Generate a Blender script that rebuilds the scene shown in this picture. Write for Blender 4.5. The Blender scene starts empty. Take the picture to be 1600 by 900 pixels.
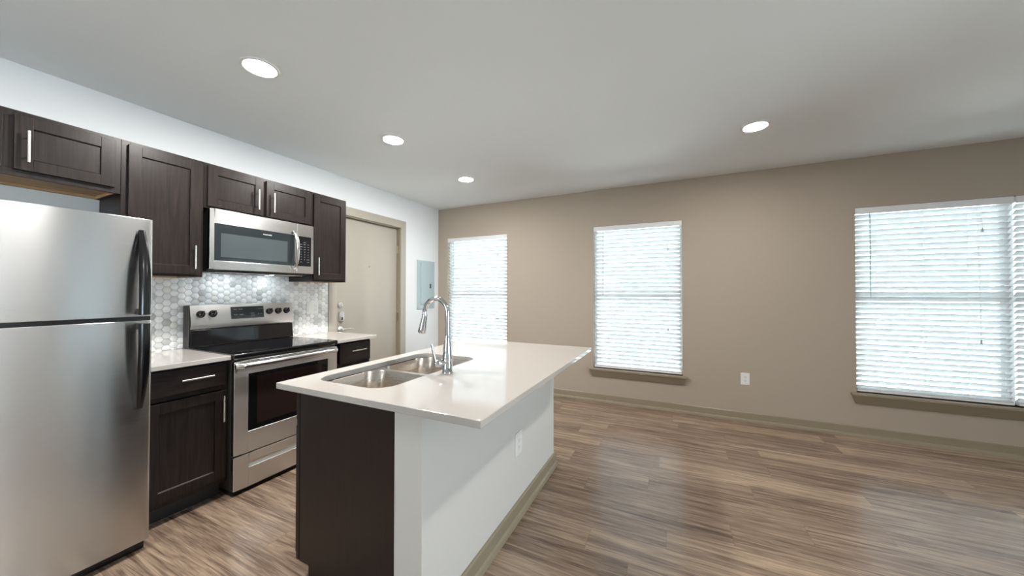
import bpy, bmesh, math, random
from mathutils import Vector, Matrix
C = bpy.context.scene.collection
sc = bpy.context.scene
PI = math.pi
random.seed(7)

# ------------------------------------------------------------------ camera
CAM = Vector((3.2446, 0.0, 1.3276))
F_PX, YAW, PITCH, ROLL = 536.56, math.radians(25.30), math.radians(0.67), math.radians(0.066)
fw = Vector((-math.sin(YAW), math.cos(YAW), 0)); rt = Vector((math.cos(YAW), math.sin(YAW), 0)); up = Vector((0, 0, 1))
fw2 = fw * math.cos(PITCH) + up * math.sin(PITCH); up2 = up * math.cos(PITCH) - fw * math.sin(PITCH)
rc = rt * math.cos(ROLL) + up2 * math.sin(ROLL); uc = up2 * math.cos(ROLL) - rt * math.sin(ROLL)
cam_data = bpy.data.cameras.new('camera'); cam = bpy.data.objects.new('camera', cam_data); C.objects.link(cam)
cam.matrix_world = Matrix(((rc.x, uc.x, -fw2.x, CAM.x), (rc.y, uc.y, -fw2.y, CAM.y), (rc.z, uc.z, -fw2.z, CAM.z), (0, 0, 0, 1)))
cam_data.sensor_width = 36.0; cam_data.lens = F_PX / 1600 * 36.0
cam_data.clip_start = 0.05; cam_data.clip_end = 200
sc.camera = cam

# ------------------------------------------------------------------ light and exposure
SKY = 11.0
LAMP = 525.0
LIVING = 265.0
FILL_DAY = 105.0
sc.view_settings.view_transform = 'Standard'; sc.view_settings.look = 'None'
sc.view_settings.gamma = 1.0; sc.view_settings.use_curve_mapping = False
sc.view_settings.exposure = 0.34
w = bpy.data.worlds.new('sky'); sc.world = w; w.use_nodes = True
bg = w.node_tree.nodes['Background']; bg.inputs[0].default_value = (0.89, 0.945, 1.0, 1); bg.inputs[1].default_value = SKY
sc.cycles.max_bounces = 10; sc.cycles.diffuse_bounces = 5; sc.cycles.glossy_bounces = 4
sc.cycles.transparent_max_bounces = 12; sc.cycles.caustics_reflective = False; sc.cycles.caustics_refractive = False
sc.cycles.sample_clamp_indirect = 6.0
ld = bpy.data.lights.new('fill_daylight', 'AREA'); ld.shape = 'RECTANGLE'; ld.size = 1.0; ld.size_y = 2.1  # unseen area lamp that strengthens daylight through the added patio door
ld.energy = FILL_DAY; ld.color = (0.66, 0.83, 1.0)
lo = bpy.data.objects.new('fill_daylight', ld); C.objects.link(lo)
lo.location = (7.6, 0.0, 1.2); lo.rotation_euler = (0, math.radians(90), 0)

# ------------------------------------------------------------------ dimensions
D = 4.241      # far wall
H = 2.576      # ceiling
XR = 7.30      # right wall
YB = -2.2      # wall behind the camera

# ------------------------------------------------------------------ materials
def nmat(name):
    m = bpy.data.materials.new(name); m.use_nodes = True
    nt = m.node_tree; b = nt.nodes['Principled BSDF']
    return m, nt, b

def N(nt, kind, **kw):
    n = nt.nodes.new(kind)
    for k, v in kw.items():
        if k.startswith('i_'):
            n.inputs[k[2:].replace('_', ' ')].default_value = v
        else:
            setattr(n, k, v)
    return n

def L(nt, a, b): nt.links.new(a, b)

def math_n(nt, op, a, b=None, c=None):
    n = nt.nodes.new('ShaderNodeMath'); n.operation = op
    for i, v in enumerate((a, b, c)):
        if v is None: continue
        if isinstance(v, (int, float)): n.inputs[i].default_value = v
        else: nt.links.new(v, n.inputs[i])
    return n.outputs[0]

def plain(name, col, rough=0.5, metal=0.0, spec=0.5, bump=0.0, bscale=200, vary=0.0, coat=0.0):
    m, nt, b = nmat(name)
    b.inputs['Base Color'].default_value = (*col, 1)
    b.inputs['Roughness'].default_value = rough; b.inputs['Metallic'].default_value = metal
    b.inputs['Specular IOR Level'].default_value = spec
    b.inputs['Coat Weight'].default_value = coat
    tc = N(nt, 'ShaderNodeTexCoord')
    nz = N(nt, 'ShaderNodeTexNoise', i_Scale=bscale, i_Detail=3.0)
    L(nt, tc.outputs['Object'], nz.inputs['Vector'])
    if bump:
        bp_ = N(nt, 'ShaderNodeBump', i_Strength=bump, i_Distance=0.002)
        L(nt, nz.outputs['Fac'], bp_.inputs['Height']); L(nt, bp_.outputs['Normal'], b.inputs['Normal'])
    if vary:
        mx = N(nt, 'ShaderNodeMix', data_type='RGBA')
        mx.inputs[6].default_value = (*[c * (1 - vary) for c in col], 1); mx.inputs[7].default_value = (*[min(1, c * (1 + vary)) for c in col], 1)
        L(nt, nz.outputs['Fac'], mx.inputs[0]); L(nt, mx.outputs[2], b.inputs['Base Color'])
    return m

def steel(name, col=(0.74, 0.735, 0.725), rough=0.32, horizontal=True, aniso=0.75):
    m, nt, b = nmat(name)
    b.inputs['Base Color'].default_value = (*col, 1); b.inputs['Metallic'].default_value = 1.0
    b.inputs['Roughness'].default_value = rough
    b.inputs['Anisotropic'].default_value = aniso
    tg = N(nt, 'ShaderNodeTangent', direction_type='UV_MAP', uv_map='UVMap')
    L(nt, tg.outputs[0], b.inputs['Tangent'])
    b.inputs['Anisotropic Rotation'].default_value = 0.25 if horizontal else 0.0
    tc = N(nt, 'ShaderNodeTexCoord')
    mp = N(nt, 'ShaderNodeMapping'); mp.inputs['Scale'].default_value = (8, 2.0, 500) if horizontal else (300, 300, 3)
    L(nt, tc.outputs['Object'], mp.inputs[0])
    nz = N(nt, 'ShaderNodeTexNoise', i_Scale=1.0, i_Detail=2.0); L(nt, mp.outputs[0], nz.inputs['Vector'])
    r = N(nt, 'ShaderNodeMapRange'); r.inputs[3].default_value = rough - 0.05; r.inputs[4].default_value = rough + 0.05
    L(nt, nz.outputs['Fac'], r.inputs[0]); L(nt, r.outputs[0], b.inputs['Roughness'])
    return m

def wood(name, dark, light, axis='Z', rough=0.38, fine=1.0):
    m, nt, b = nmat(name)
    tc = N(nt, 'ShaderNodeTexCoord')
    mp = N(nt, 'ShaderNodeMapping')
    s = {'Z': (38, 38, 2.4), 'Y': (38, 2.4, 38), 'X': (2.4, 38, 38)}[axis]
    mp.inputs['Scale'].default_value = s
    L(nt, tc.outputs['Object'], mp.inputs[0])
    n1 = N(nt, 'ShaderNodeTexNoise', i_Scale=1.0, i_Detail=5.0, i_Roughness=0.6, i_Distortion=1.2); L(nt, mp.outputs[0], n1.inputs['Vector'])
    mp2 = N(nt, 'ShaderNodeMapping'); mp2.inputs['Scale'].default_value = tuple(v * (4 if v > 10 else 2) for v in s)
    L(nt, tc.outputs['Object'], mp2.inputs[0])
    n2 = N(nt, 'ShaderNodeTexNoise', i_Scale=1.0, i_Detail=3.0); L(nt, mp2.outputs[0], n2.inputs['Vector'])
    f = math_n(nt, 'ADD', math_n(nt, 'MULTIPLY', n1.outputs['Fac'], 0.65), math_n(nt, 'MULTIPLY', n2.outputs['Fac'], 0.35))
    cr = N(nt, 'ShaderNodeValToRGB'); cr.color_ramp.elements[0].position = 0.36; cr.color_ramp.elements[1].position = 0.66
    cr.color_ramp.elements[0].color = (*dark, 1); cr.color_ramp.elements[1].color = (*light, 1)
    L(nt, f, cr.inputs[0]); L(nt, cr.outputs[0], b.inputs['Base Color'])
    b.inputs['Roughness'].default_value = rough; b.inputs['Specular IOR Level'].default_value = 0.28
    bp_ = N(nt, 'ShaderNodeBump', i_Strength=0.18 * fine, i_Distance=0.001)
    L(nt, f, bp_.inputs['Height']); L(nt, bp_.outputs['Normal'], b.inputs['Normal'])
    return m

def floor_material():
    m, nt, b = nmat('vinyl_planks')
    PW, PL = 0.178, 1.22
    tc = N(nt, 'ShaderNodeTexCoord')
    sep = N(nt, 'ShaderNodeSeparateXYZ'); L(nt, tc.outputs['Object'], sep.inputs[0])
    x, y = sep.outputs[0], sep.outputs[1]
    yr = math_n(nt, 'DIVIDE', y, PW)
    row = math_n(nt, 'FLOOR', yr); fy = math_n(nt, 'FRACT', yr)
    wn = N(nt, 'ShaderNodeTexWhiteNoise', noise_dimensions='1D'); L(nt, row, wn.inputs['W'])
    xr = math_n(nt, 'ADD', math_n(nt, 'DIVIDE', x, PL), wn.outputs['Value'])
    col = math_n(nt, 'FLOOR', xr); fx = math_n(nt, 'FRACT', xr)
    cb = N(nt, 'ShaderNodeCombineXYZ'); L(nt, row, cb.inputs[0]); L(nt, col, cb.inputs[1])
    wid = N(nt, 'ShaderNodeTexWhiteNoise', noise_dimensions='2D'); L(nt, cb.outputs[0], wid.inputs['Vector'])
    pid = wid.outputs['Value']
    # grain space, shifted for each plank
    def grain(sx, sy, detail, dist, off):
        v = N(nt, 'ShaderNodeCombineXYZ')
        L(nt, math_n(nt, 'ADD', math_n(nt, 'MULTIPLY', x, sx), math_n(nt, 'MULTIPLY', pid, 91.0 + off)), v.inputs[0])
        L(nt, math_n(nt, 'ADD', math_n(nt, 'MULTIPLY', y, sy), math_n(nt, 'MULTIPLY', pid, 37.0)), v.inputs[1])
        n = N(nt, 'ShaderNodeTexNoise', i_Scale=1.0, i_Detail=detail, i_Roughness=0.62, i_Distortion=dist)
        L(nt, v.outputs[0], n.inputs['Vector'])
        return n.outputs['Fac']
    broad = grain(1.1, 17.0, 4.0, 1.8, 0)
    mid = grain(2.6, 70.0, 5.0, 1.6, 11)
    fine = grain(6.0, 300.0, 3.0, 0.2, 23)
    f = math_n(nt, 'ADD', math_n(nt, 'MULTIPLY', broad, 0.50), math_n(nt, 'ADD', math_n(nt, 'MULTIPLY', mid, 0.42), math_n(nt, 'MULTIPLY', fine, 0.20)))
    f = math_n(nt, 'ADD', f, math_n(nt, 'MULTIPLY', math_n(nt, 'POWER', pid, 2.5), 0.12))
    cr = N(nt, 'ShaderNodeValToRGB')
    e = cr.color_ramp.elements
    e[0].position = 0.41; e[0].color = (0.056, 0.035, 0.024, 1)
    e[1].position = 0.78; e[1].color = (0.48, 0.36, 0.255, 1)
    k = e.new(0.51); k.color = (0.140, 0.095, 0.067, 1)
    k = e.new(0.60); k.color = (0.25, 0.178, 0.127, 1)
    L(nt, f, cr.inputs[0])
    # seams between planks
    sy_ = math_n(nt, 'LESS_THAN', math_n(nt, 'MINIMUM', fy, math_n(nt, 'SUBTRACT', 1.0, fy)), 0.006)
    sx_ = math_n(nt, 'LESS_THAN', math_n(nt, 'MINIMUM', fx, math_n(nt, 'SUBTRACT', 1.0, fx)), 0.0009)
    seam = math_n(nt, 'MAXIMUM', sy_, sx_)
    mx = N(nt, 'ShaderNodeMix', data_type='RGBA'); L(nt, math_n(nt, 'MULTIPLY', seam, 0.45), mx.inputs[0])
    L(nt, cr.outputs[0], mx.inputs[6]); mx.inputs[7].default_value = (0.07, 0.045, 0.032, 1)
    L(nt, mx.outputs[2], b.inputs['Base Color'])
    b.inputs['Roughness'].default_value = 0.22
    b.inputs['Specular IOR Level'].default_value = 0.75
    bp_ = N(nt, 'ShaderNodeBump', i_Strength=0.12, i_Distance=0.001)
    L(nt, math_n(nt, 'SUBTRACT', f, seam), bp_.inputs['Height']); L(nt, bp_.outputs['Normal'], b.inputs['Normal'])
    return m

def slat_material():
    m, nt, b = nmat('blind_slat')
    b.inputs['Base Color'].default_value = (0.88, 0.90, 0.91, 1); b.inputs['Roughness'].default_value = 0.45
    tr = N(nt, 'ShaderNodeBsdfTranslucent'); tr.inputs[0].default_value = (0.78, 0.82, 0.84, 1)
    ms = N(nt, 'ShaderNodeMixShader'); ms.inputs[0].default_value = 0.34
    L(nt, b.outputs[0], ms.inputs[1]); L(nt, tr.outputs[0], ms.inputs[2])
    L(nt, ms.outputs[0], nt.nodes['Material Output'].inputs[0])
    return m

def glass_material():
    m, nt, b = nmat('window_glass')
    t = N(nt, 'ShaderNodeBsdfTransparent'); t.inputs[0].default_value = (0.95, 0.98, 0.97, 1)
    g = N(nt, 'ShaderNodeBsdfGlossy', i_Roughness=0.02)
    fr = N(nt, 'ShaderNodeFresnel', i_IOR=1.45)
    ms = N(nt, 'ShaderNodeMixShader')
    L(nt, fr.outputs[0], ms.inputs[0]); L(nt, t.outputs[0], ms.inputs[1]); L(nt, g.outputs[0], ms.inputs[2])
    L(nt, ms.outputs[0], nt.nodes['Material Output'].inputs[0])
    nt.nodes.remove(b)
    return m

def emit(name, col, s):
    m, nt, b = nmat(name)
    b.inputs['Base Color'].default_value = (0.9, 0.9, 0.9, 1)
    b.inputs['Emission Color'].default_value = (*col, 1); b.inputs['Emission Strength'].default_value = s
    return m

M = {}
M['farwall'] = plain('shaded_wall_paint', (0.42, 0.36, 0.295), 0.75, spec=0.25, bump=0.05, bscale=140)  # darker and warmer than the other walls: backlit shade put into the colour
M['wall'] = plain('wall_paint', (0.81, 0.835, 0.85), 0.75, spec=0.25, bump=0.05, bscale=140)
M['ceil'] = plain('ceiling_paint', (0.80, 0.815, 0.82), 0.85, spec=0.15, bump=0.05, bscale=120)
M['islandwall'] = plain('island_wall_paint', (0.66, 0.645, 0.62), 0.7, spec=0.25, bump=0.04, bscale=140)
M['trim'] = plain('taupe_trim_paint', (0.285, 0.240, 0.172), 0.34, spec=0.4)
M['doorpaint'] = plain('door_paint', (0.42, 0.39, 0.335), 0.36, spec=0.4)
M['floor'] = floor_material()
M['quartz'] = plain('white_quartz', (0.50, 0.475, 0.445), 0.06, spec=0.85, vary=0.03, bscale=900)
M['cab'] = wood('espresso_oak', (0.0085, 0.0060, 0.0054), (0.0250, 0.0180, 0.0160), 'Z', 0.34)
M['cabh'] = wood('espresso_oak_horizontal', (0.0085, 0.0060, 0.0054), (0.0250, 0.0180, 0.0160), 'Y', 0.34)
M['cabend'] = wood('espresso_veneer', (0.015, 0.009, 0.007), (0.022, 0.0135, 0.011), 'Z', 0.36, 0.3)
M['kick'] = plain('toe_kick_black', (0.012, 0.009, 0.008), 0.5)
M['rawwood'] = wood('raw_pine', (0.42, 0.25, 0.12), (0.60, 0.40, 0.22), 'Y', 0.6)
M['steel'] = steel('brushed_steel')
M['fridgesteel'] = steel('refrigerator_steel', (0.60, 0.60, 0.595), 0.24, True, 0.8)
M['steelsmooth'] = steel('smooth_steel', (0.76, 0.76, 0.755), 0.22, True, 0.4)
M['sinksteel'] = steel('sink_steel', (0.62, 0.565, 0.51), 0.26, True, 0.5)
M['nickel'] = plain('brushed_nickel', (0.72, 0.70, 0.67), 0.27, metal=1.0)
M['satin'] = plain('satin_chrome', (0.86, 0.86, 0.85), 0.38, metal=1.0)
M['chrome'] = plain('polished_chrome', (0.60, 0.60, 0.61), 0.06, metal=1.0)
M['black'] = plain('black_plastic', (0.006, 0.006, 0.007), 0.18)
M['blackmatt'] = plain('black_matt', (0.012, 0.012, 0.012), 0.6)
M['blackglass'] = plain('black_glass', (0.006, 0.006, 0.007), 0.05, spec=0.6)
M['ovenglass'] = plain('oven_window_glass', (0.022, 0.014, 0.013), 0.09, spec=0.5)
M['mwglass'] = plain('microwave_window_mesh', (0.060, 0.075, 0.080), 0.16, spec=0.6)
M['mwframe'] = plain('microwave_door_glass', (0.022, 0.028, 0.031), 0.07, spec=0.6)
M['display'] = plain('display_panel', (0.030, 0.036, 0.040), 0.15)
M['sidegrey'] = plain('dark_grey_enamel', (0.060, 0.055, 0.050), 0.45)
M['fridgeside'] = plain('fridge_side_grey', (0.10, 0.10, 0.10), 0.45, bump=0.1, bscale=600)
M['white'] = plain('white_plastic', (0.78, 0.78, 0.77), 0.35)
M['slot'] = plain('dark_slot', (0.05, 0.05, 0.05), 0.6)
M['print'] = plain('white_print', (0.75, 0.78, 0.78), 0.5)
M['greyprint'] = plain('grey_print', (0.35, 0.36, 0.36), 0.5)
M['burner'] = plain('burner_print', (0.05, 0.05, 0.052), 0.12)
M['panelgrey'] = plain('breaker_panel_paint', (0.42, 0.51, 0.535), 0.42)
M['vinyl'] = plain('white_vinyl', (0.80, 0.82, 0.83), 0.4)
M['slat'] = slat_material()
m, nt, b_ = nmat('dimming_fabric'); b_.inputs['Base Color'].default_value = (0.8, 0.82, 0.84, 1); b_.inputs['Roughness'].default_value = 0.9
tr = N(nt, 'ShaderNodeBsdfTranslucent'); tr.inputs[0].default_value = (0.60, 0.68, 0.72, 1)
ms = N(nt, 'ShaderNodeMixShader'); ms.inputs[0].default_value = 0.5
L(nt, b_.outputs[0], ms.inputs[1]); L(nt, tr.outputs[0], ms.inputs[2]); L(nt, ms.outputs[0], nt.nodes['Material Output'].inputs[0]); M['shade'] = m
M['glass'] = glass_material()
M['brass'] = plain('hinge_metal', (0.42, 0.36, 0.26), 0.35, metal=1.0)
M['grout'] = plain('grey_grout', (0.50, 0.51, 0.51), 0.8)
TILES = [(0.88, 0.88, 0.87), (0.82, 0.83, 0.83), (0.74, 0.745, 0.74), (0.62, 0.62, 0.61), (0.52, 0.52, 0.51), (0.80, 0.78, 0.74)]
M['tiles'] = [plain('marble_hexagon_%s' % n, c, 0.22, spec=0.5, vary=0.10, bscale=60) for n, c in zip('white pale light mid grey warm'.split(), TILES)]
M['lensliving'] = emit('lamp_lens_living', (1.0, 0.965, 0.93), LIVING)
M['lensentry'] = emit('lamp_lens_entry', (1.0, 0.965, 0.93), LAMP * 0.45)
M['lens'] = emit('lamp_lens', (1.0, 0.965, 0.93), LAMP)
M['mwlamp'] = emit('microwave_cooktop_lamp', (0.86, 0.96, 1.0), 46.0)
M['lamptrim'] = plain('lamp_trim_white', (0.80, 0.79, 0.77), 0.4)
M['facade'] = plain('pale_stucco', (0.75, 0.75, 0.73), 0.8)
M['facadewin'] = plain('facade_window', (0.20, 0.26, 0.27), 0.2)
M['ground'] = plain('outside_ground_concrete', (0.80, 0.80, 0.78), 0.9)

# ------------------------------------------------------------------ mesh helpers
ORG = {}

def box(bm, x0, x1, y0, y1, z0, z1, mi=0):
    v = [bm.verts.new((x, y, z)) for x in (x0, x1) for y in (y0, y1) for z in (z0, z1)]
    for f in ((0, 1, 3, 2), (4, 6, 7, 5), (0, 4, 5, 1), (2, 3, 7, 6), (0, 2, 6, 4), (1, 5, 7, 3)):
        fc = bm.faces.new([v[i] for i in f]); fc.material_index = mi
    return v

def prism(bm, pts, axis, a, b, mi=0):
    """Extrude a 2-D outline along an axis. For axis y the outline is (x, z), for x it is (y, z), for z it is (x, y)."""
    def mk(p, t):
        return {'y': (p[0], t, p[1]), 'x': (t, p[0], p[1]), 'z': (p[0], p[1], t)}[axis]
    A = [bm.verts.new(mk(p, a)) for p in pts]; B = [bm.verts.new(mk(p, b)) for p in pts]
    n = len(pts)
    fs = [bm.faces.new(A), bm.faces.new(B[::-1])]
    for i in range(n):
        fs.append(bm.faces.new((A[i], A[(i + 1) % n], B[(i + 1) % n], B[i])))
    for f in fs: f.material_index = mi
    bmesh.ops.recalc_face_normals(bm, faces=fs)
    return fs

def ring_pts(c, ax, r, n=20, ref=None):
    ax = Vector(ax).normalized()
    u = ax.orthogonal().normalized() if ref is None else (Vector(ref) - ax * Vector(ref).dot(ax)).normalized()
    v = ax.cross(u)
    return [Vector(c) + u * (r * math.cos(2 * PI * i / n)) + v * (r * math.sin(2 * PI * i / n)) for i in range(n)]

def loft(bm, rings, cap0=True, cap1=True, closed=True, mi=0):
    R = [[bm.verts.new(p) for p in r] for r in rings]
    n = len(R[0]); fs = []
    for a, b in zip(R, R[1:]):
        for i in range(n if closed else n - 1):
            fs.append(bm.faces.new((a[i], a[(i + 1) % n], b[(i + 1) % n], b[i])))
    if cap0: fs.append(bm.faces.new(R[0][::-1]))
    if cap1: fs.append(bm.faces.new(R[-1]))
    for f in fs: f.material_index = mi
    bmesh.ops.recalc_face_normals(bm, faces=fs)
    return fs

def tube(bm, pts, radii, n=16, mi=0, cap=True):
    pts = [Vector(p) for p in pts]
    if isinstance(radii, (int, float)): radii = [radii] * len(pts)
    rings = []; u = None
    for i, p in enumerate(pts):
        t = (pts[min(i + 1, len(pts) - 1)] - pts[max(i - 1, 0)]).normalized()
        if u is None: u = t.orthogonal().normalized()
        u = (u - t * u.dot(t)).normalized(); v = t.cross(u)
        rings.append([p + u * (radii[i] * math.cos(2 * PI * k / n)) + v * (radii[i] * math.sin(2 * PI * k / n)) for k in range(n)])
    return loft(bm, rings, cap, cap, True, mi)

def lathe(bm, c, axis, prof, n=28, mi=0, cap0=True, cap1=True):
    """prof: list of (radius, distance along the axis)."""
    ax = Vector(axis).normalized(); c = Vector(c)
    return loft(bm, [ring_pts(c + ax * d, ax, r, n) for r, d in prof], cap0, cap1, True, mi)

def rrect(x0, x1, y0, y1, r, n=7):
    P = []
    if isinstance(r, (int, float)): r = [r] * 4
    for (cx, cy, a0, rr) in ((x1 - r[0], y1 - r[0], 0, r[0]), (x0 + r[1], y1 - r[1], 90, r[1]), (x0 + r[2], y0 + r[2], 180, r[2]), (x1 - r[3], y0 + r[3], 270, r[3])):
        for i in range(n + 1):
            a = math.radians(a0 + 90 * i / n); P.append((cx + rr * math.cos(a), cy + rr * math.sin(a)))
    return P

def text_bm(s, size, origin, ex, ez, depth=0.0006, align='CENTER'):
    cu = bpy.data.curves.new('lettering', 'FONT'); cu.body = s; cu.size = size; cu.align_x = align; cu.align_y = 'CENTER'
    cu.extrude = depth / 2; cu.resolution_u = 2
    o = bpy.data.objects.new('lettering', cu); C.objects.link(o)
    me = o.to_mesh(); bm = bmesh.new(); bm.from_mesh(me); o.to_mesh_clear()
    bpy.data.objects.remove(o); bpy.data.curves.remove(cu)
    ex = Vector(ex).normalized(); ez = Vector(ez).normalized(); nn = ex.cross(ez)
    mt = Matrix(((ex.x, ez.x, nn.x, origin[0]), (ex.y, ez.y, nn.y, origin[1]), (ex.z, ez.z, nn.z, origin[2]), (0, 0, 0, 1)))
    bmesh.ops.transform(bm, matrix=mt, verts=bm.verts)
    return bm

def merge(dst, src):
    me = bpy.data.meshes.new('tmp'); src.to_mesh(me); dst.from_mesh(me); bpy.data.meshes.remove(me); src.free()

def obj(name, bm, m, parent=None, bevel=0.0, seg=2, smooth=35, uvswap=False):
    org = Vector(ORG.get(parent.name, (0, 0, 0))) if parent else Vector((0, 0, 0))
    if org.length: bmesh.ops.translate(bm, verts=bm.verts, vec=-org)
    bm.normal_update()
    uv = bm.loops.layers.uv.new('UVMap')
    for f in bm.faces:
        n = f.normal; a = max(range(3), key=lambda i: abs(n[i]))
        i, j = ((1, 2), (0, 2), (0, 1))[a]
        for l in f.loops: l[uv].uv = (l.vert.co[i], l.vert.co[j])
        f.smooth = True
    me = bpy.data.meshes.new(name); bm.to_mesh(me); bm.free()
    me.set_sharp_from_angle(angle=math.radians(smooth))
    for mm in (m if isinstance(m, list) else [m]): me.materials.append(mm)
    o = bpy.data.objects.new(name, me); C.objects.link(o)
    if parent: o.parent = parent
    ORG[o.name] = tuple(org)
    if bevel:
        md = o.modifiers.new('edge', 'BEVEL'); md.width = bevel; md.segments = seg; md.limit_method = 'ANGLE'; md.angle_limit = math.radians(40)
        md.harden_normals = True
    return o

def thing(name, loc, label, cat, group=None):
    o = bpy.data.objects.new(name, None); C.objects.link(o); o.location = loc; o.empty_display_size = 0.1
    o['label'] = label; o['category'] = cat
    if group: o['group'] = group
    ORG[o.name] = tuple(loc)
    return o

def tag(o, label, cat, group=None):
    o['label'] = label; o['category'] = cat
    if group: o['group'] = group
    return o

def struct(name, bm, m, parent=None, label=None, cat=None, **kw):
    o = obj(name, bm, m, parent, **kw)
    if parent is None:
        o['kind'] = 'structure'
        if label: o['label'] = label; o['category'] = cat
    return o

def B(*boxes):
    bm = bmesh.new()
    for b in boxes: box(bm, *b)
    return bm

# ------------------------------------------------------------------ room shell
# openings: (x0, x1, z0, z1) in the far wall
WIN = [(0.165, 1.160, 0.405, 2.130), (2.345, 3.325, 0.405, 2.130), (4.765, 6.72, 0.405, 2.112)]
WT = 0.16

def wall_grid(bm, a0, a1, z0, z1, holes, mk):
    A = sorted({a0, a1, *[h[0] for h in holes], *[h[1] for h in holes]})
    Z = sorted({z0, z1, *[h[2] for h in holes], *[h[3] for h in holes]})
    for i in range(len(A) - 1):
        for j in range(len(Z) - 1):
            ca, cz = (A[i] + A[i + 1]) / 2, (Z[j] + Z[j + 1]) / 2
            if any(h[0] < ca < h[1] and h[2] < cz < h[3] for h in holes): continue
            box(bm, *mk(A[i], A[i + 1], Z[j], Z[j + 1]))
    bmesh.ops.remove_doubles(bm, verts=bm.verts, dist=1e-5)
    # drop the inner faces shared by neighbouring cells
    seen = {}
    for f in bm.faces:
        seen.setdefault(tuple(sorted(v.index for v in f.verts)), []).append(f)
    bm.verts.index_update(); seen = {}
    for f in bm.faces: seen.setdefault(tuple(sorted(v.index for v in f.verts)), []).append(f)
    dead = [f for fs in seen.values() if len(fs) > 1 for f in fs]
    bmesh.ops.delete(bm, geom=dead, context='FACES')

struct('floor', B((-0.02, XR + 0.02, YB - 0.02, D + 0.02, -0.06, 0.0)), M['floor'], label='grey-brown wood plank floor', cat='floor')
struct('ceiling', B((-0.12, XR + 0.12, YB - 0.12, D + WT, H, H + 0.08)), M['ceil'], label='flat white painted ceiling', cat='ceiling')
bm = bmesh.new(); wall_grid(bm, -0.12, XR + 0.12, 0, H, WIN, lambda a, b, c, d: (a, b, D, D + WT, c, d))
struct('wall_far', bm, M['farwall'], label='window wall with backlit shade in its colour', cat='wall')
DOOR = (2.489, 3.440, 0.0, 2.172)
bm = bmesh.new(); wall_grid(bm, YB - 0.12, D, 0, H, [DOOR], lambda a, b, c, d: (-0.12, 0.0, a, b, c, d))
struct('wall_left', bm, M['wall'], label='pale kitchen wall', cat='wall')
FILL_DOOR = (-0.55, 0.50, 0.06, 2.20)
SHADE = (2.20, 3.05, 0.10, 2.15)
bm = bmesh.new(); wall_grid(bm, YB - 0.12, D, 0, H, [FILL_DOOR, SHADE], lambda a, b, c, d: (XR, XR + 0.12, a, b, c, d))
struct('wall_right', bm, M['wall'], label='side wall with an added patio opening', cat='wall')
REAR = (0.6, 1.5, 0.9, 2.0)
bm = bmesh.new(); wall_grid(bm, 0.0, XR, 0, H, [REAR], lambda a, b, c, d: (a, b, YB - 0.12, YB, c, d))
struct('wall_back', bm, M['wall'], label='wall behind the camera', cat='wall')

def base_profile(x, s, z1=0.095, sh=0.030):
    """Baseboard and shoe outline measured out from the wall (offset, z)."""
    t, q = 0.014, 0.016
    return [(0, 0), (t + q, 0), (t + q, sh * 0.45), (t + q * 0.75, sh * 0.8), (t, sh), (t, z1 - 0.006), (t - 0.005, z1), (0, z1)]

def baseboard(name, axis, at, sign, a, b, z1=0.095):
    bm = bmesh.new(); pr = base_profile(0, 1, z1)
    pts = [(at + sign * o_, z) for o_, z in pr]
    prism(bm, pts, axis, a, b)
    o = struct(name, bm, M['trim'], smooth=30)
    return o

baseboard('baseboard_far', 'x', D, -1, 0.0, XR)
baseboard('baseboard_left', 'y', 0.0, 1, 3.524, D - 0.03)
baseboard('baseboard_right', 'y', XR, -1, 0.55, 2.18)
baseboard('baseboard_back', 'x', YB, 1, 0.0, XR)

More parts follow.
